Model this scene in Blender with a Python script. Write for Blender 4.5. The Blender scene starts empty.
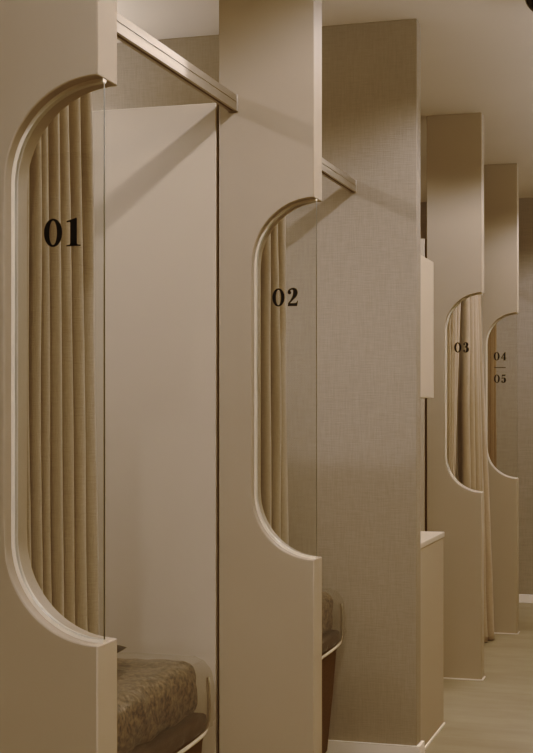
import bpy, bmesh, math, random
from mathutils import Vector, noise
random.seed(4)
C = bpy.context.scene
col = C.collection
H = 1.239                    # camera height
EX = -0.912                  # plane where every partition ends (corridor side)
CEIL = H + 1.363
PI = math.pi

# ------------------------------------------------------------------ helpers
def tag(o, label=None, cat=None, group=None, kind=None):
    if label: o['label'] = label
    if cat: o['category'] = cat
    if group: o['group'] = group
    if kind: o['kind'] = kind
    elif cat: o['kind'] = 'thing'
    return o

def empty(name, loc, label, cat, group=None):
    o = bpy.data.objects.new(name, None); col.objects.link(o)
    o.location = loc; o.empty_display_size = .05
    return tag(o, label, cat, group)

def obj(name, bm, mats, parent=None, smooth=None, bevel=0, seg=2):
    bmesh.ops.recalc_face_normals(bm, faces=bm.faces)
    me = bpy.data.meshes.new(name); bm.to_mesh(me); bm.free()
    if not isinstance(mats, (list, tuple)): mats = [mats]
    for m in mats: me.materials.append(m)
    if smooth:
        for p in me.polygons: p.use_smooth = True
        me.set_sharp_from_angle(angle=math.radians(smooth))
    o = bpy.data.objects.new(name, me); col.objects.link(o)
    if parent:
        o.parent = parent
        loc = parent.location.copy(); q = parent.parent
        while q: loc += q.location; q = q.parent
        o.location = -loc          # meshes are written in world coordinates
    if bevel:
        b = o.modifiers.new('bevel', 'BEVEL'); b.width = bevel; b.segments = seg
        b.limit_method = 'ANGLE'; b.angle_limit = math.radians(40)
        for p in me.polygons: p.use_smooth = True
        me.set_sharp_from_angle(angle=math.radians(50))
    return o

def box(bm, x0, x1, y0, y1, z0, z1):
    v = [bm.verts.new((x, y, z)) for x in (x0, x1) for y in (y0, y1) for z in (z0, z1)]
    for f in ((0,1,3,2),(4,6,7,5),(0,4,5,1),(2,3,7,6),(0,2,6,4),(1,5,7,3)):
        bm.faces.new([v[i] for i in f])
    return v

def bx(*a):
    bm = bmesh.new(); box(bm, *a); return bm

def prism_y(bm, pts, y0, y1):
    a = [bm.verts.new((x, y0, z)) for x, z in pts]
    b = [bm.verts.new((x, y1, z)) for x, z in pts]
    fa = bm.faces.new(a); fb = bm.faces.new(b[::-1])
    side = []
    n = len(pts)
    for i in range(n):
        side.append(bm.faces.new((a[i], b[i], b[(i+1) % n], a[(i+1) % n])))
    fa.normal_update(); fb.normal_update()
    bmesh.ops.triangulate(bm, faces=[fa, fb])
    return side

def crom(P, n):
    out = []
    for i in range(len(P)-1):
        p0 = P[max(i-1, 0)]; p1 = P[i]; p2 = P[i+1]; p3 = P[min(i+2, len(P)-1)]
        for k in range(n):
            t = k/n
            out.append(tuple(.5*((2*b)+(-a+c)*t+(2*a-5*b+4*c-d)*t*t+(-a+3*b-3*c+d)*t**3)
                             for a, b, c, d in zip(p0, p1, p2, p3)))
    out.append(tuple(P[-1]))
    return out

def tube(bm, pts, r, seg=12):
    rings = []
    pts = [Vector(p) for p in pts]
    up = Vector((.13, .21, 1)).normalized()
    for i, p in enumerate(pts):
        t = (pts[min(i+1, len(pts)-1)] - pts[max(i-1, 0)]).normalized()
        a = t.cross(up)
        if a.length < .05: a = t.cross(Vector((1, 0, 0)))
        a.normalize(); b = t.cross(a).normalized()
        if rings:
            pass
        rings.append([bm.verts.new(p + r*(math.cos(2*PI*k/seg)*a + math.sin(2*PI*k/seg)*b)) for k in range(seg)])
    for A, B in zip(rings, rings[1:]):
        for k in range(seg):
            bm.faces.new((A[k], A[(k+1) % seg], B[(k+1) % seg], B[k]))
    bm.faces.new(rings[0][::-1]); bm.faces.new(rings[-1])

# ------------------------------------------------------------------ materials
def s2l(c):
    c /= 255
    return c/12.92 if c <= .04045 else ((c+.055)/1.055)**2.4
def rgb(r, g, b): return (s2l(r), s2l(g), s2l(b), 1)

def new_mat(name):
    m = bpy.data.materials.new(name); m.use_nodes = True
    nt = m.node_tree; return m, nt, nt.nodes['Principled BSDF']

def mixnode(nt, fac, a, b):
    mx = nt.nodes.new('ShaderNodeMix'); mx.data_type = 'RGBA'
    nt.links.new(fac, mx.inputs[0]); mx.inputs[6].default_value = a; mx.inputs[7].default_value = b
    return mx.outputs[2]

def paint(name, c, var=.05, scale=6, rough=.55, bump=.02, bscale=300, spec=.35):
    m, nt, p = new_mat(name)
    tc = nt.nodes.new('ShaderNodeTexCoord')
    n = nt.nodes.new('ShaderNodeTexNoise'); n.inputs['Scale'].default_value = scale; n.inputs['Detail'].default_value = 4
    nt.links.new(tc.outputs['Object'], n.inputs['Vector'])
    a = tuple(x*(1-var) for x in c[:3])+(1,); b = tuple(min(1, x*(1+var)) for x in c[:3])+(1,)
    nt.links.new(mixnode(nt, n.outputs['Fac'], a, b), p.inputs['Base Color'])
    p.inputs['Roughness'].default_value = rough
    p.inputs['Specular IOR Level'].default_value = spec
    if bump:
        n2 = nt.nodes.new('ShaderNodeTexNoise'); n2.inputs['Scale'].default_value = bscale
        nt.links.new(tc.outputs['Object'], n2.inputs['Vector'])
        bp = nt.nodes.new('ShaderNodeBump'); bp.inputs['Strength'].default_value = bump*10; bp.inputs['Distance'].default_value = .0004
        nt.links.new(n2.outputs['Fac'], bp.inputs['Height']); nt.links.new(bp.outputs['Normal'], p.inputs['Normal'])
    return m

def weave(name, c, amt=.18, s=260, rough=.85, sheen=0., spec=.2):
    """fabric / linen wallpaper: two noises stretched along x and z"""
    m, nt, p = new_mat(name)
    tc = nt.nodes.new('ShaderNodeTexCoord')
    fac = []
    for sc in ((s, s, s*.06), (s*.06, s*.06, s)):
        mp = nt.nodes.new('ShaderNodeMapping'); mp.inputs['Scale'].default_value = sc
        n = nt.nodes.new('ShaderNodeTexNoise'); n.inputs['Scale'].default_value = 1; n.inputs['Detail'].default_value = 3
        nt.links.new(tc.outputs['Object'], mp.inputs['Vector']); nt.links.new(mp.outputs['Vector'], n.inputs['Vector'])
        fac.append(n.outputs['Fac'])
    ad = nt.nodes.new('ShaderNodeMath'); ad.operation = 'ADD'
    nt.links.new(fac[0], ad.inputs[0]); nt.links.new(fac[1], ad.inputs[1])
    hf = nt.nodes.new('ShaderNodeMapRange'); hf.inputs[1].default_value = .7; hf.inputs[2].default_value = 1.3
    nt.links.new(ad.outputs[0], hf.inputs[0])
    a = tuple(x*(1-amt) for x in c[:3])+(1,); b = tuple(min(1, x*(1+amt)) for x in c[:3])+(1,)
    nt.links.new(mixnode(nt, hf.outputs[0], a, b), p.inputs['Base Color'])
    bp = nt.nodes.new('ShaderNodeBump'); bp.inputs['Strength'].default_value = .5; bp.inputs['Distance'].default_value = .0008
    nt.links.new(hf.outputs[0], bp.inputs['Height']); nt.links.new(bp.outputs['Normal'], p.inputs['Normal'])
    p.inputs['Roughness'].default_value = rough; p.inputs['Specular IOR Level'].default_value = spec
    p.inputs['Sheen Weight'].default_value = sheen
    return m

def plush(name, c):
    m, nt, p = new_mat(name)
    tc = nt.nodes.new('ShaderNodeTexCoord')
    n = nt.nodes.new('ShaderNodeTexNoise'); n.inputs['Scale'].default_value = 70; n.inputs['Detail'].default_value = 8; n.inputs['Roughness'].default_value = .7
    nt.links.new(tc.outputs['Object'], n.inputs['Vector'])
    r = nt.nodes.new('ShaderNodeValToRGB'); e = r.color_ramp.elements
    e[0].position = .41; e[0].color = tuple(x*.25 for x in c[:3])+(1,)
    e[1].position = .62; e[1].color = tuple(x*1.6 for x in c[:3])+(1,)
    nt.links.new(n.outputs['Fac'], r.inputs[0]); nt.links.new(r.outputs[0], p.inputs['Base Color'])
    bp = nt.nodes.new('ShaderNodeBump'); bp.inputs['Strength'].default_value = .8; bp.inputs['Distance'].default_value = .004
    nt.links.new(n.outputs['Fac'], bp.inputs['Height']); nt.links.new(bp.outputs['Normal'], p.inputs['Normal'])
    p.inputs['Roughness'].default_value = .8; p.inputs['Sheen Weight'].default_value = .06
    p.inputs['Sheen Tint'].default_value = (1, .85, .7, 1)
    return m

def metal(name, c, rough=.3):
    m, nt, p = new_mat(name)
    tc = nt.nodes.new('ShaderNodeTexCoord')
    mp = nt.nodes.new('ShaderNodeMapping'); mp.inputs['Scale'].default_value = (400, 4, 400)
    n = nt.nodes.new('ShaderNodeTexNoise'); n.inputs['Scale'].default_value = 1
    nt.links.new(tc.outputs['Object'], mp.inputs['Vector']); nt.links.new(mp.outputs['Vector'], n.inputs['Vector'])
    mr = nt.nodes.new('ShaderNodeMapRange'); mr.inputs[3].default_value = rough*.8; mr.inputs[4].default_value = rough*1.3
    nt.links.new(n.outputs['Fac'], mr.inputs[0]); nt.links.new(mr.outputs[0], p.inputs['Roughness'])
    p.inputs['Base Color'].default_value = c; p.inputs['Metallic'].default_value = .85
    return m

def clear(name, tint, refl=1.45, rough=.02, haze=0.):
    m = bpy.data.materials.new(name); m.use_nodes = True; nt = m.node_tree; nt.nodes.clear()
    out = nt.nodes.new('ShaderNodeOutputMaterial')
    tr = nt.nodes.new('ShaderNodeBsdfTransparent'); tr.inputs[0].default_value = tint
    gl = nt.nodes.new('ShaderNodeBsdfGlossy'); gl.inputs['Roughness'].default_value = rough
    fr = nt.nodes.new('ShaderNodeFresnel'); fr.inputs[0].default_value = refl
    mx = nt.nodes.new('ShaderNodeMixShader')
    nt.links.new(fr.outputs[0], mx.inputs[0]); nt.links.new(tr.outputs[0], mx.inputs[1]); nt.links.new(gl.outputs[0], mx.inputs[2])
    last = mx
    if haze:
        df = nt.nodes.new('ShaderNodeBsdfDiffuse'); df.inputs[0].default_value = (.7, .65, .58, 1)
        m2 = nt.nodes.new('ShaderNodeMixShader'); m2.inputs[0].default_value = haze
        nt.links.new(mx.outputs[0], m2.inputs[1]); nt.links.new(df.outputs[0], m2.inputs[2]); last = m2
    nt.links.new(last.outputs[0], out.inputs[0])
    return m

M = {}
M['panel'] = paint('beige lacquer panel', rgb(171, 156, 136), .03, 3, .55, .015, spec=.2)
M['side'] = paint('dark low-bounce wall', rgb(84, 72, 56), .03, 3, .6, .015)  # unseen walls, coloured dark to cut bounced light
M['light'] = paint('pale beige board', rgb(192, 178, 158), .03, 3, .5, .015)
M['ceiling'] = paint('ceiling paint', rgb(224, 212, 195), .03, 2, .8, .02)
M['paper'] = weave('linen wallpaper', rgb(154, 142, 126), .085, 330, .8)
M['farpaper'] = weave('far linen wallpaper', rgb(148, 136, 121), .10, 200, .8)
M['curtain'] = weave('linen curtain', rgb(156, 141, 121), .12, 700, .9, .15)
M['curtain_light'] = weave('pale linen curtain', rgb(168, 149, 126), .10, 600, .9, .15)
M['curtain_dark'] = weave('dark tan curtain', rgb(128, 104, 76), .14, 700, .9, .1)
M['white'] = paint('white skirting', rgb(226, 214, 196), .02, 4, .4, .01)
M['bead'] = paint('white glazing bead', rgb(214, 203, 184), .02, 4, .35, 0)
M['dark'] = paint('brown gap-shade fill', rgb(84, 62, 40), .05, 4, .7, 0)  # dark fill standing in for the shade inside narrow gaps
M['black'] = paint('black vinyl lettering', rgb(14, 13, 14), .05, 4, .5, 0, spec=.15)
M['gloss_black'] = paint('gloss black plastic', rgb(10, 9, 12), .05, 4, .2, 0)
M['plush'] = plush('brown quilted plush', rgb(116, 98, 76))
M['skirt'] = weave('brown bed upholstery', rgb(92, 70, 48), .2, 500, .8)
M['darkbase'] = paint('dark brown bed base', rgb(60, 44, 32), .08, 8, .6, .01)
M['alu'] = metal('brushed aluminium', rgb(178, 168, 154), .45)
M['cream'] = paint('cream enamelled tube', rgb(205, 192, 168), .03, 5, .3, 0)
M['glass'] = clear('clear glass', (.97, .97, .96, 1))
M['glassedge'] = paint('dark green glass edge', rgb(70, 66, 50), .1, 20, .3, 0)
M['vinyl'] = clear('clear vinyl', (.88, .86, .82, 1), 1.35, .12, .05)

def floor_mat():
    m, nt, p = new_mat('warm stone vinyl floor')
    tc = nt.nodes.new('ShaderNodeTexCoord')
    mp = nt.nodes.new('ShaderNodeMapping'); mp.inputs['Scale'].default_value = (1.2, 3.2, 1)
    mp.inputs['Rotation'].default_value = (0, 0, .5)
    n = nt.nodes.new('ShaderNodeTexNoise'); n.inputs['Scale'].default_value = 1.6; n.inputs['Detail'].default_value = 9; n.inputs['Roughness'].default_value = .62
    nt.links.new(tc.outputs['Object'], mp.inputs['Vector']); nt.links.new(mp.outputs['Vector'], n.inputs['Vector'])
    r = nt.nodes.new('ShaderNodeValToRGB'); e = r.color_ramp.elements
    e[0].position = .32; e[0].color = rgb(140, 127, 105); e[1].position = .68; e[1].color = rgb(160, 147, 124)
    nt.links.new(n.outputs['Fac'], r.inputs[0])
    br = nt.nodes.new('ShaderNodeTexBrick'); br.offset = 0; br.inputs['Scale'].default_value = 1
    br.inputs['Brick Width'].default_value = .9; br.inputs['Row Height'].default_value = .9
    br.inputs['Mortar Size'].default_value = .002; br.inputs['Color1'].default_value = (1, 1, 1, 1)
    br.inputs['Color2'].default_value = (.86, .84, .82, 1); br.inputs['Mortar'].default_value = (.8, .78, .75, 1)
    mp2 = nt.nodes.new('ShaderNodeMapping'); mp2.inputs['Rotation'].default_value = (0, 0, 0); mp2.inputs['Location'].default_value = (.28, .1, 0)
    nt.links.new(tc.outputs['Object'], mp2.inputs['Vector']); nt.links.new(mp2.outputs['Vector'], br.inputs['Vector'])
    mx = nt.nodes.new('ShaderNodeMix'); mx.data_type = 'RGBA'; mx.blend_type = 'MULTIPLY'; mx.inputs[0].default_value = 1
    nt.links.new(r.outputs[0], mx.inputs[6]); nt.links.new(br.outputs['Color'], mx.inputs[7])
    nt.links.new(mx.outputs[2], p.inputs['Base Color'])
    p.inputs['Roughness'].default_value = .42; p.inputs['Specular IOR Level'].default_value = .4
    return m
M['floor'] = floor_mat()

# ------------------------------------------------------------------ room shell
XL, XR, YB, YF = -3.6, 1.5, -2.6, 9.135
Y2 = 4.841                                   # front of the full-height middle wall
def struct(name, bm, m, **k): return tag(obj(name, bm, m, **k), kind='structure')
struct('floor', bx(XL, XR, YB, YF, -.1, 0), M['floor'])
struct('ceiling', bx(XL, XR, YB, YF, CEIL, CEIL+.1), M['ceiling'])
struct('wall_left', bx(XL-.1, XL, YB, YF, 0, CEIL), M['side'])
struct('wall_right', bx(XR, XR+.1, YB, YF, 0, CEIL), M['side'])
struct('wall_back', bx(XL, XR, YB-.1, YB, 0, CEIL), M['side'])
struct('wall_far', bx(XL, XR, YF, YF+.1, 0, CEIL), M['farpaper'])
struct('baseboard_far', bx(XL, XR, YF-.012, YF, 0, .055), M['white'], bevel=.003)
struct('wall_middle', bx(XL, EX, Y2, Y2+.072, 0, CEIL), M['paper'], bevel=.003)
bm = bmesh.new()
b0, b1, t = Y2-.012, Y2+.084, .012
pts = [(XL, b0), (EX+t, b0), (EX+t, b1), (XL, b1), (XL, Y2+.072), (EX, Y2+.072), (EX, Y2), (XL, Y2)]
lo = [bm.verts.new((x, y, 0)) for x, y in pts]; hi = [bm.verts.new((x, y, .07)) for x, y in pts]
for i in range(8): bm.faces.new((lo[i], lo[(i+1) % 8], hi[(i+1) % 8], hi[i]))
f = [bm.faces.new(lo[::-1]), bm.faces.new(hi)]
for q in f: q.normal_update()
bmesh.ops.triangulate(bm, faces=f)
struct('baseboard_middle', bm, M['white'])

# ------------------------------------------------------------------ numerals
def stroke(P, n=8):
    return [p for p in crom(P, n)]
def disc(cx, cy, r): return [(cx+r*math.cos(2*PI*k/20), cy+r*math.sin(2*PI*k/20)) for k in range(20)]
GL = {
 '0': dict(w=.70, ring=(.35, .5, .355, .505, .15, .435)),
 '1': dict(w=.55, poly=[[(.15, .03), (.15, .84), (.13, .865), (.01, .855), (.01, .90), (.36, 1.0), (.405, 1.0), (.405, .03)],
                        [(.0, 0), (.55, 0), (.55, .04), (.44, .055), (.40, .10), (.155, .10), (.12, .055), (.0, .04)]]),
 '2': dict(w=.62, stroke=[[(.055, .74, .03), (.10, .87, .035), (.27, .965, .035), (.42, .90, .08), (.46, .74, .105), (.41, .57, .085), (.26, .36, .045), (.05, .11, .03)]],
           disc=[(.125, .755, .095)], poly=[[(.03, 0), (.56, 0), (.61, .29), (.575, .29), (.53, .20), (.47, .165), (.13, .165), (.03, .09)]]),
 '3': dict(w=.60, stroke=[[(.065, .80, .03), (.13, .92, .03), (.26, .968, .033), (.39, .90, .075), (.42, .76, .095), (.36, .62, .06), (.20, .535, .022)],
                          [(.20, .535, .022), (.37, .50, .06), (.46, .31, .11), (.40, .12, .085), (.25, .032, .033), (.11, .06, .03), (.055, .17, .03)]],
           disc=[(.125, .80, .085), (.12, .185, .09)]),
 '4': dict(w=.64, poly=[[(.31, .03), (.53, .03), (.53, 1.0), (.46, 1.0), (.31, .80)], [(.45, 1.0), (.53, 1.0), (.13, .32), (.01, .32)],
                        [(.01, .23), (.63, .23), (.63, .325), (.01, .325)], [(.24, 0), (.62, 0), (.62, .045), (.24, .045)]]),
 '5': dict(w=.60, stroke=[[(.13, .98, .022), (.12, .75, .022), (.105, .49, .022)],
                          [(.105, .50, .02), (.25, .595, .03), (.40, .52, .085), (.455, .32, .105), (.39, .12, .08), (.24, .032, .033), (.10, .07, .03), (.055, .18, .03)]],
           disc=[(.12, .19, .088)], poly=[[(.11, 1.0), (.15, .985), (.52, 1.0), (.49, .83), (.11, .83)]]),
}
def glyph(ch, x, z, h, y):
    """flat vinyl numeral: lower-left corner (x,z), height h, front face at y"""
    bm = bmesh.new(); g = GL[ch]; T = lambda p: bm.verts.new((x+p[0]*h, y, z+p[1]*h))
    for P in g.get('poly', []): bm.faces.new([T(p) for p in P])
    for d in g.get('disc', []): bm.faces.new([T(p) for p in disc(*d)])
    for S in g.get('stroke', []):
        pts = stroke(S); prev = None
        for i, p in enumerate(pts):
            a, b = pts[max(i-1, 0)], pts[min(i+1, len(pts)-1)]
            dx, dy = b[0]-a[0], b[1]-a[1]; l = math.hypot(dx, dy) or 1
            hw = p[2]*1.22+.004; nx, ny = -dy/l*hw, dx/l*hw
            cur = (T((p[0]+nx, p[1]+ny)), T((p[0]-nx, p[1]-ny)))
            if prev: bm.faces.new((prev[0], prev[1], cur[1], cur[0]))
            prev = cur
    if 'ring' in g:
        cx, cy, ox, oy, ix, iy = g['ring']; prev = None
        N = 40
        o_ = [T((cx+ox*math.cos(2*PI*k/N), cy+oy*math.sin(2*PI*k/N))) for k in range(N)]
        i_ = [T((cx+ix*math.cos(2*PI*k/N), cy+iy*math.sin(2*PI*k/N))) for k in range(N)]
        for k in range(N): bm.faces.new((o_[k], o_[(k+1) % N], i_[(k+1) % N], i_[k]))
    for q in bm.faces: q.normal_update()
    bmesh.ops.triangulate(bm, faces=bm.faces)
    r = bmesh.ops.extrude_face_region(bm, geom=list(bm.faces))
    bmesh.ops.translate(bm, verts=[v for v in r['geom'] if isinstance(v, bmesh.types.BMVert)], vec=(0, -.0006, 0))
    return bm

# ------------------------------------------------------------------ partition columns with a half-stadium glass opening
TH, CW, R_ = .083, .254, .165
ZT, ZB = H+.538, H-.379
def arc_pts(inset=0., n=20, EX=EX, R_=R_):
    """outline of the opening from the top of the free edge round to the bottom, as (x, z)"""
    cx = EX; pts = []
    r = R_-inset
    for k in range(n+1):
        a = PI/2 + k/n*PI/2
        pts.append((cx + r*math.cos(a), ZT-R_ + r*math.sin(a)))
    for k in range(n+1):
        a = PI + k/n*PI/2
        pts.append((cx + r*math.cos(a), ZB+R_ + r*math.sin(a)))
    return pts

def column(y, label, texts, EX=EX, R_=R_, cxn=-.995):
    arc = lambda i=0.: arc_pts(i, EX=EX, R_=R_)
    root = empty('partition_column', (EX-CW/2, y+TH/2, 0), label, 'partition', 'numbered columns along the corridor')
    bm = bmesh.new()
    pts = [(EX-CW, .0), (EX-CW, CEIL), (EX, CEIL)] + arc() + [(EX, 0)]
    prism_y(bm, pts, y, y+TH)
    obj('column_body', bm, M['panel'], root, bevel=.0025)
    # glazing bead round the opening
    bm = bmesh.new(); o_ = arc(-.001); i_ = arc(.0055)
    yb0, yb1 = y+.023, y+.039; rows = []
    for (xo, zo), (xi, zi) in zip(o_, i_):
        xo, xi = min(xo, EX-.0008), min(xi, EX-.0008)
        rows.append([bm.verts.new(q) for q in ((xo, yb0, zo), (xi, yb0+.002, zi), (xi, yb1-.002, zi), (xo, yb1, zo))])
    for a, b in zip(rows, rows[1:]):
        for k in range(4): bm.faces.new((a[k], a[(k+1) % 4], b[(k+1) % 4], b[k]))
    bm.faces.new(rows[0]); bm.faces.new(rows[-1][::-1])
    tag(obj('glazing_bead', bm, M['bead'], root, smooth=40), 'pale bead lining the rim of the opening')
    # glass
    bm = bmesh.new(); gy0, gy1 = y+.027, y+.033
    gp = [(min(x, EX-.001), z) for x, z in arc(.004)]
    side = prism_y(bm, gp, gy0, gy1); side[-1].material_index = 1
    g = obj('glass_pane', bm, [M['glass'], M['glassedge']], root)
    hh = .046
    for s, zc in texts:
        if s == '-':
            obj('divider_line', bx(cxn-.031, cxn+.031, gy0-.0012, gy0-.0004, H+zc-.0018, H+zc+.0018), M['black'], g); continue
        w = (GL[s[0]]['w'] + .17 + GL[s[1]]['w'])*hh; x = cxn-w/2
        for ch in s:
            obj('numeral', glyph(ch, x, H+zc-hh/2, hh, gy0-.0004), M['black'], g)
            x += (GL[ch]['w']+.17)*hh
    # thin pale sealant line at the floor
    bm = bmesh.new(); box(bm, EX-CW, EX+.006, y-.006, y+TH+.006, 0, .005)
    obj('floor_sealant', bm, M['white'], root)
    return root
YC = [2.0855, 3.442, 6.455, 7.84]
column(YC[0], 'beige column with black 01 on its rounded glass opening, nearest and cropped at left', [('01', .291)], cxn=-.986)
column(YC[1], 'beige column with black 02 on its glass opening, in front of the linen-papered wall', [('02', .289)])
column(YC[2], 'beige column with black 03 on its glass opening, beside the low counter', [('03', .289)], -.916, .171, -1.012)
column(YC[3], 'beige column with stacked 04 and 05 on its glass opening, farthest down the corridor', [('04', .299), ('-', .2365), ('05', .174)], -.917, .173, -1.014)

# low partitions between column and left wall
ZP = H+.795
for y, lab in ((YC[0], 'pale low partition board left of the column marked 01'),
               (YC[1], 'pale beige low partition board beside the first bed, left of the column marked 02'),
               (YC[2], 'sliver of pale partition board behind the wall cabinet, left of column 03'),
               (YC[3], 'pale low partition board left of the far column marked 04 and 05')):
    if y == YC[0]: continue      # nothing of it is in the photograph
    ex = EX if y == YC[1] else EX-.006
    r = empty('low_partition', (-2.4, y+.03, 0), lab, 'partition', 'low partitions between the bays')
    obj('board', bx(XL, ex-CW-.009, y+.004, y+.06, 0, ZP), M['light'], r, bevel=.002)
    obj('shadow_gap_strip', bx(ex-CW-.009, ex-CW-.0008, y+.02, y+.05, 0, ZP), M['dark'], r)  # shade of the open gap, put in as a dark strip

# ------------------------------------------------------------------ curtain rails
RX = -1.127
def rail(y0, y1, lab, RX=RX):
    r = empty('curtain_rail', (RX, y0, H+.789), lab, 'curtain rail', 'aluminium curtain rails over the bay openings')
    z0, z1 = H+.769, H+.809; w = .011
    bm = bmesh.new()
    # C-profile: open slot underneath
    prof = [(-w, z0), (-w, z1), (w, z1), (w, z0), (.004, z0), (.004, z0+.003), (w-.002, z0+.003), (w-.002, z1-.002), (-w+.002, z1-.002), (-w+.002, z0+.003), (-.004, z0+.003), (-.004, z0)]
    prism_y(bm, [(RX+a, z) for a, z in prof], y0+.004, y1-.004)
    obj('track', bm, M['alu'], r)
    bm = bmesh.new(); box(bm, RX-w-.0015, RX+w+.0015, y0+.004, y1-.004, z0+.022, z0+.0255)
    obj('ridge', bm, M['alu'], r)
    obj('slot', bx(RX-.0038, RX+.0038, y0+.006, y1-.006, z0+.0005, z0+.0035), M['dark'], r)  # dark fill for the shade inside the open slot
    for yy in (y0, y1-.006):
        obj('end_bracket', bx(RX-w-.003, RX+w+.003, yy, yy+.006, z0-.002, z1+.002), M['alu'], r, bevel=.001)
rail(YC[0]+TH, YC[1], 'aluminium curtain rail running from column 01 to column 02')
rail(YC[1]+TH, Y2, 'aluminium curtain rail running from column 02 to the linen-papered wall', -1.141)
rail(YC[2]+TH, YC[3], 'aluminium curtain rail behind column 03')
rail(YC[3]+TH, YF, 'aluminium curtain rail behind the far column 04 and 05')

# ------------------------------------------------------------------ curtains
def curtain(label, yt, yb, folds, amp, lean=(0, 0), mat=None, ampb=None, zb=.02, seed=0, pinch=.6):
    """hanging pleated cloth. yt/yb: (start, end) along the rail at top and bottom; lean: x shift of the hem at start/end"""
    zt = H+.766
    bm = bmesh.new(); nu, nv = folds*14, 48
    ampb = ampb or amp
    rnd = random.Random(seed)
    ph = [rnd.uniform(-.6, .6) for _ in range(folds+2)]
    am = [rnd.uniform(.6, 1.15) for _ in range(folds+2)]
    rows = []
    for j in range(nv+1):
        v = j/nv; z = zt + (zb-zt)*v
        row = []
        e = v**.85
        for i in range(nu+1):
            u = i/nu; u += .035*math.sin(2*PI*u*1.5+seed)*(1-u)*u*4; k = u*folds; ki = int(k); fr = k-ki
            A = am[ki]*(1-fr)+am[min(ki+1, folds+1)]*fr
            P = ph[ki]*(1-fr)+ph[min(ki+1, folds+1)]*fr
            a0, a1 = yt[0]*(1-e)+yb[0]*e, yt[1]*(1-e)+yb[1]*e
            y = a0+(a1-a0)*u
            w = math.sin(2*PI*k + P*(.3+.9*v))
            w2 = math.copysign(abs(w)**.9, w)
            am_ = (amp*(1-v)+ampb*v)*A
            x = RX + am_*w2 + (lean[0]*(1-u)+lean[1]*u)*e
            y += -.165*(a1-a0)/folds*math.sin(4*PI*k+2*P*(.3+.9*v)) + .004*noise.noise(Vector((u*6, v*3, seed)))
            x += .006*noise.noise(Vector((u*9, v*4, seed+5)))
            row.append(bm.verts.new((x, y, z)))
        rows.append(row)
    for a, b in zip(rows, rows[1:]):
        for i in range(nu): bm.faces.new((a[i], a[i+1], b[i+1], b[i]))
    o = obj('curtain', bm, mat or M['curtain'], smooth=80)
    s = o.modifiers.new('thick', 'SOLIDIFY'); s.thickness = .002
    # hanging gliders are hidden in the rail slot
    return tag(o, label, 'curtain', 'linen curtains drawn back beside the columns')
curtain('gathered tan linen curtain behind the glass marked 01', (2.20, 2.465), (2.19, 2.55), 7, .036, (0, 0), seed=2, ampb=.04)
curtain('gathered tan linen curtain behind the glass marked 02', (3.57, 3.86), (3.57, 3.90), 4, .032, (0, 0), seed=5, ampb=.038)
curtain('pale linen curtain slanting back at the left of the glass marked 03', (6.60, 7.14), (6.58, 6.72), 5, .03, (.0, .0), M['curtain_light'], seed=8, ampb=.035)
curtain('loosely drawn tan curtain behind the glass marked 03, hem flaring into the corridor', (7.24, 7.72), (7.22, 7.66), 5, .035, (.0, .095), M['curtain_light'], seed=11, ampb=.045, zb=.006)
curtain('dark tan curtain behind the glass marked 04 and 05', (7.96, 8.38), (7.96, 8.42), 5, .03, (0, 0), M['curtain_dark'], seed=14)

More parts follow.
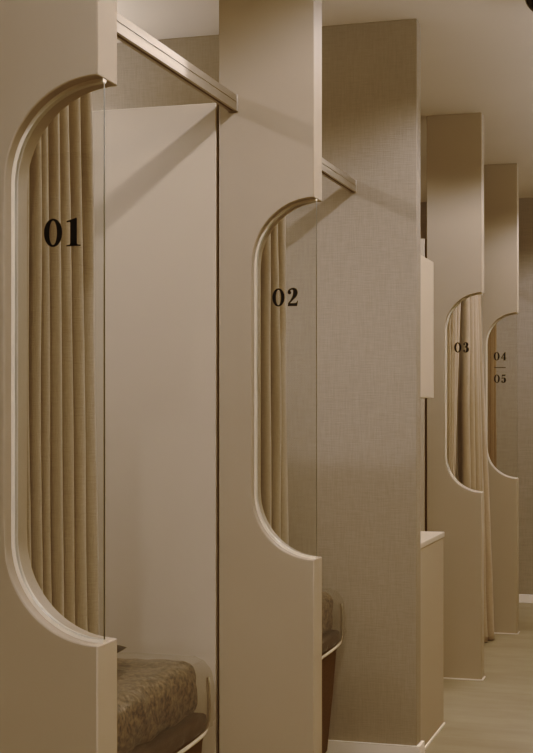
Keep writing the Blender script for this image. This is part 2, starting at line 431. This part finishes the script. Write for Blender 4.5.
# ------------------------------------------------------------------ treatment beds
def bed(y0, y1, label):
    XF = -1.18                       # foot end, nearest the corridor
    XH = -3.05
    zt, zm = .61, .465
    root = empty('treatment_bed', ((XF+XH)/2, (y0+y1)/2, 0), label, 'bed', 'treatment beds in the bays')
    # quilted mattress: rounded box, puffed between stitch lines
    bm = bmesh.new()
    nx, ny, nz = 90, 44, 8
    def quilt(p, n):
        q = 0
        a = (p.x*1 + p.y + p.z)/.075; b = (p.x*1 - p.y - p.z)/.075
        q = abs(math.sin(a*PI*.5))*abs(math.sin(b*PI*.5))
        return p + n*(.010*(q**.4) - .008 + .004*noise.noise(p*14))
    cache = {}
    cx, cy, cz = (XF+XH)/2, (y0+y1)/2, (zt+zm)/2
    hx, hy, hz = abs(XF-XH)/2, (y1-y0)/2, (zt-zm)/2
    rr = .045
    def V(i, j, k):
        key = (i, j, k)
        if key not in cache:
            x, y, z = (2*i/nx-1)*hx, (2*j/ny-1)*hy, (2*k/nz-1)*hz
            ix, iy, iz = [max(-(h-rr), min(h-rr, c)) for h, c in ((hx, x), (hy, y), (hz, z))]
            d = Vector((x-ix, y-iy, z-iz)); l = d.length
            n = d.normalized() if l > 1e-6 else Vector((0, 0, 1))
            p = Vector((ix, iy, iz)) + n*rr + Vector((cx, cy, cz))
            cache[key] = bm.verts.new(quilt(p, n))
        return cache[key]
    def sheet(f, a, b):
        for i in range(a):
            for j in range(b):
                bm.faces.new((f(i, j), f(i+1, j), f(i+1, j+1), f(i, j+1)))
    for k in (0, nz): sheet(lambda i, j: V(i, j, k), nx, ny)
    for j in (0, ny): sheet(lambda i, k: V(i, j, k), nx, nz)
    for i in (0, nx): sheet(lambda j, k: V(i, j, k), ny, nz)
    obj('quilted_mattress', bm, M['plush'], root, smooth=80)
    # upholstered skirt that tapers in below the mattress
    bm = bmesh.new()
    lv = [(.475, .014), (.44, .010), (.40, .002), (.25, -.01), (.045, -.03)]
    rings = []
    for z, g in lv:
        rings.append([bm.verts.new(p) for p in ((XF+g, y0-g*.2, z), (XF+g, y1+g*.2, z), (XH-g, y1+g*.2, z), (XH-g, y0-g*.2, z))])
    for a, b in zip(rings, rings[1:]):
        for k in range(4): bm.faces.new((a[k], a[(k+1) % 4], b[(k+1) % 4], b[k]))
    bm.faces.new(rings[0]); bm.faces.new(rings[-1][::-1])
    obj('upholstered_skirt', bm, M['skirt'], root, bevel=.012)
    for sx in (XF-.12, XH+.12):
        for sy in (y0+.09, y1-.09):
            bm = bmesh.new(); tube(bm, [(sx, sy, 0), (sx, sy, .05)], .022, 14)
            obj('leg', bm, M['darkbase'], root, smooth=40)
    # U-shaped foot bar with upturned ends
    xx = XF+.028
    P = [(xx-.004, y1-.032, .57), (xx, y1-.035, .49), (xx, y1-.05, .455), (xx, y1-.10, .435), (xx, (y0+y1)/2, .43),
         (xx, y0+.10, .435), (xx, y0+.05, .455), (xx, y0+.035, .49), (xx-.004, y0+.032, .57)]
    bm = bmesh.new(); tube(bm, crom(P, 8), .005, 12)
    tag(obj('foot_bar', bm, M['cream'], root, smooth=60), 'pale curved metal bar round the foot end')
    # clear vinyl cover over the foot end
    bm = bmesh.new(); rows = []
    prof = [(XF-.50, zt+.006), (XF-.08, zt+.008), (XF-.01, zt+.004), (XF+.022, zt-.02), (XF+.034, zt-.07), (XF+.036, zt-.13), (XF+.03, zt-.165)]
    prof = crom(prof, 5)
    for i, (x, z) in enumerate(prof):
        rows.append([bm.verts.new((x+.006*noise.noise(Vector((i*.4, j*.5, 3))), y0+.01+(y1-y0-.02)*j/30, z+.003*noise.noise(Vector((i*.3, j*.6, 9))))) for j in range(31)])
    for a, b in zip(rows, rows[1:]):
        for j in range(30): bm.faces.new((a[j], a[j+1], b[j+1], b[j]))
    tag(obj('vinyl_cover', bm, M['vinyl'], root, smooth=60), 'clear vinyl sheet over the foot of the mattress')
    return root
bed(2.68, 3.36, 'low treatment bed with brown quilted mattress, in front of the pale partition board')
bed(4.0, 4.76, 'dark treatment bed showing only its foot corner, right of column 02')

# small black cushion on each bed
def cushion(y, x, label):
    bm = bmesh.new(); n = 16; rows = []
    for s in (1, -1):
        g = []
        for i in range(n+1):
            for j in range(n+1):
                a, b = 2*i/n-1, 2*j/n-1
                h = .016*(max(0, (1-a**4)*(1-b**4)))**.5
                g.append(bm.verts.new((x+a*.16*(1-.06*b*b), y+b*.11*(1-.06*a*a), .650+s*h)))
        for i in range(n):
            for j in range(n):
                bm.faces.new((g[i*(n+1)+j], g[(i+1)*(n+1)+j], g[(i+1)*(n+1)+j+1], g[i*(n+1)+j+1]))
    bmesh.ops.remove_doubles(bm, verts=bm.verts, dist=1e-5)
    return tag(obj('cushion', bm, M['gloss_black'], smooth=70), label, 'cushion', 'black cushions on the beds')
cushion(3.14, -1.49, 'small black cushion on the first bed, only its tip showing right of column 01')
cushion(4.52, -1.345, 'small black cushion on the second bed, only its tip showing right of column 02')

# ------------------------------------------------------------------ counter and wall cabinet behind the middle wall
yb = Y2+.084
r = empty('counter_cabinet', (-1.5, 5.22, 0), 'beige low counter with pale top, standing behind the linen-papered wall', 'counter')
obj('cabinet_body', bx(-2.3, -.945, yb, 5.512, 0, .736), M['panel'], r, bevel=.002)
obj('end_panel', bx(-.944, -.933, yb, 5.517, 0, .736), M['panel'], r, bevel=.0015)
obj('worktop', bx(-2.3, -.930, yb, 5.525, .738, .758), M['light'], r, bevel=.002)
obj('floor_sealant', bx(-.933, -.927, yb, 5.522, 0, .006), M['white'], r)
r = empty('wall_cabinet', (-1.5, 5.1, H+.045), 'pale wall cabinet hung above the low counter', 'cabinet')
obj('cabinet_body', bx(-2.3, -.945, Y2+.074, 5.275, H+.045, H+.561), M['light'], r, bevel=.002)
obj('end_panel', bx(-.944, -.933, Y2+.074, 5.275, H+.045, H+.561), M['light'], r, bevel=.0015)
obj('door', bx(-2.3, -.933, 5.277, 5.293, H+.045, H+.561), M['light'], r, bevel=.0015)

# ------------------------------------------------------------------ black dome on the ceiling (top right corner)
th = math.radians(16.77)
def place(px, d):                          # point at depth d along the camera axis
    xc = (px-266.5)*d/1407
    return (xc*math.cos(th)-d*math.sin(th), xc*math.sin(th)+d*math.cos(th))
X, Y = place(545, 4.59)
r = empty('ceiling_dome', (X, Y, CEIL), 'small black dome fixed under the ceiling at the top right corner', 'ceiling fixture')
bm = bmesh.new(); N = 32; rings = []
for k in range(9):
    a = PI/2*k/9; rings.append([bm.verts.new((X+.066*math.cos(a)*math.cos(2*PI*i/N), Y+.066*math.cos(a)*math.sin(2*PI*i/N), CEIL-.008-.064*math.sin(a))) for i in range(N)])
for a, b in zip(rings, rings[1:]):
    for i in range(N): bm.faces.new((a[i], a[(i+1) % N], b[(i+1) % N], b[i]))
tip = bm.verts.new((X, Y, CEIL-.072))
for i in range(N): bm.faces.new((rings[-1][i], rings[-1][(i+1) % N], tip))
bm.faces.new(rings[0][::-1])
obj('dome', bm, M['gloss_black'], r, smooth=60)
bm = bmesh.new(); tube(bm, [(X, Y, CEIL), (X, Y, CEIL-.008)], .072, 32)
obj('mounting_ring', bm, M['gloss_black'], r, smooth=40)

# ------------------------------------------------------------------ lights
def spot(x, y, e, size=152, blend=.35, r=.022, z=CEIL-.012, c=(1, .965, 1.02)):
    l = bpy.data.lights.new('downlight_and_fill', 'SPOT'); l.energy = e; l.color = c  # name shared by the corridor and bay downlights and the added fill spots
    l.spot_size = math.radians(size); l.spot_blend = blend; l.shadow_soft_size = r
    o = bpy.data.objects.new('downlight_and_fill', l); col.objects.link(o); o.location = (x, y, z)
K = .85
for y in (1.42, 2.82, 4.22, 5.84, 7.22, 8.4): spot(-.50, y, 28*K, size=157, z=H+1.26)
for y in (2.75, 4.15, 8.5): spot(-2.35, y, 62*K)
spot(-1.7, 5.85, 16*K)  # fill spot added to brighten the partition strip beyond the counter
for y in (-1.6, .1): spot(-.36, y, 62*K)  # unseen fill spots behind the camera, strengthened to light the front faces
for y in (.2, 2.6, 5.0, 7.4): spot(.9, y, 3*K)
def ceiling_fill(x, y, sx, sy, e, z=2.15):  # added area lamps facing up to brighten the ceiling; no real fixture
    l = bpy.data.lights.new('ceiling_fill_light', 'AREA'); l.shape = 'RECTANGLE'; l.size = sx; l.size_y = sy
    l.energy = e; l.color = (1, .98, 1.02)
    o = bpy.data.objects.new('ceiling_fill_light', l); col.objects.link(o); o.location = (x, y, z); o.rotation_euler = (PI, 0, 0)
ceiling_fill(.75, 4.0, .5, 9.5, 165)
ceiling_fill(-2.5, 2.8, .8, 1.0, 9)
ceiling_fill(-2.5, 4.15, .8, 1.0, 9)
w = bpy.data.worlds.new('World'); C.world = w; w.use_nodes = True
w.node_tree.nodes['Background'].inputs[0].default_value = (.8, .65, .5, 1)
w.node_tree.nodes['Background'].inputs[1].default_value = .1
C.view_settings.view_transform = 'Standard'
C.view_settings.look = 'None'
C.view_settings.exposure = 0
# film-like tone: shadows turn warmer than the mid tones
C.view_settings.use_curve_mapping = True
cm = C.view_settings.curve_mapping
for ci, pts in ((1, ((.04, .031), (.091, .078), (.14, .129), (.22, .22))), (2, ((.03, .014), (.0615, .032), (.09, .058), (.15, .138), (.2, .2)))):
    for p_ in pts: cm.curves[ci].points.new(*p_)
cm.update()

# ------------------------------------------------------------------ camera
cd = bpy.data.cameras.new('Camera'); cam = bpy.data.objects.new('Camera', cd); col.objects.link(cam)
cam.location = (0, 0, H); cam.rotation_euler = (PI/2, 0, th)
cd.sensor_fit = 'AUTO'; cd.sensor_width = 36; cd.lens = 1407/753*36
cd.shift_x = 0; cd.shift_y = 33.5/753
cd.clip_start = .05
C.camera = cam
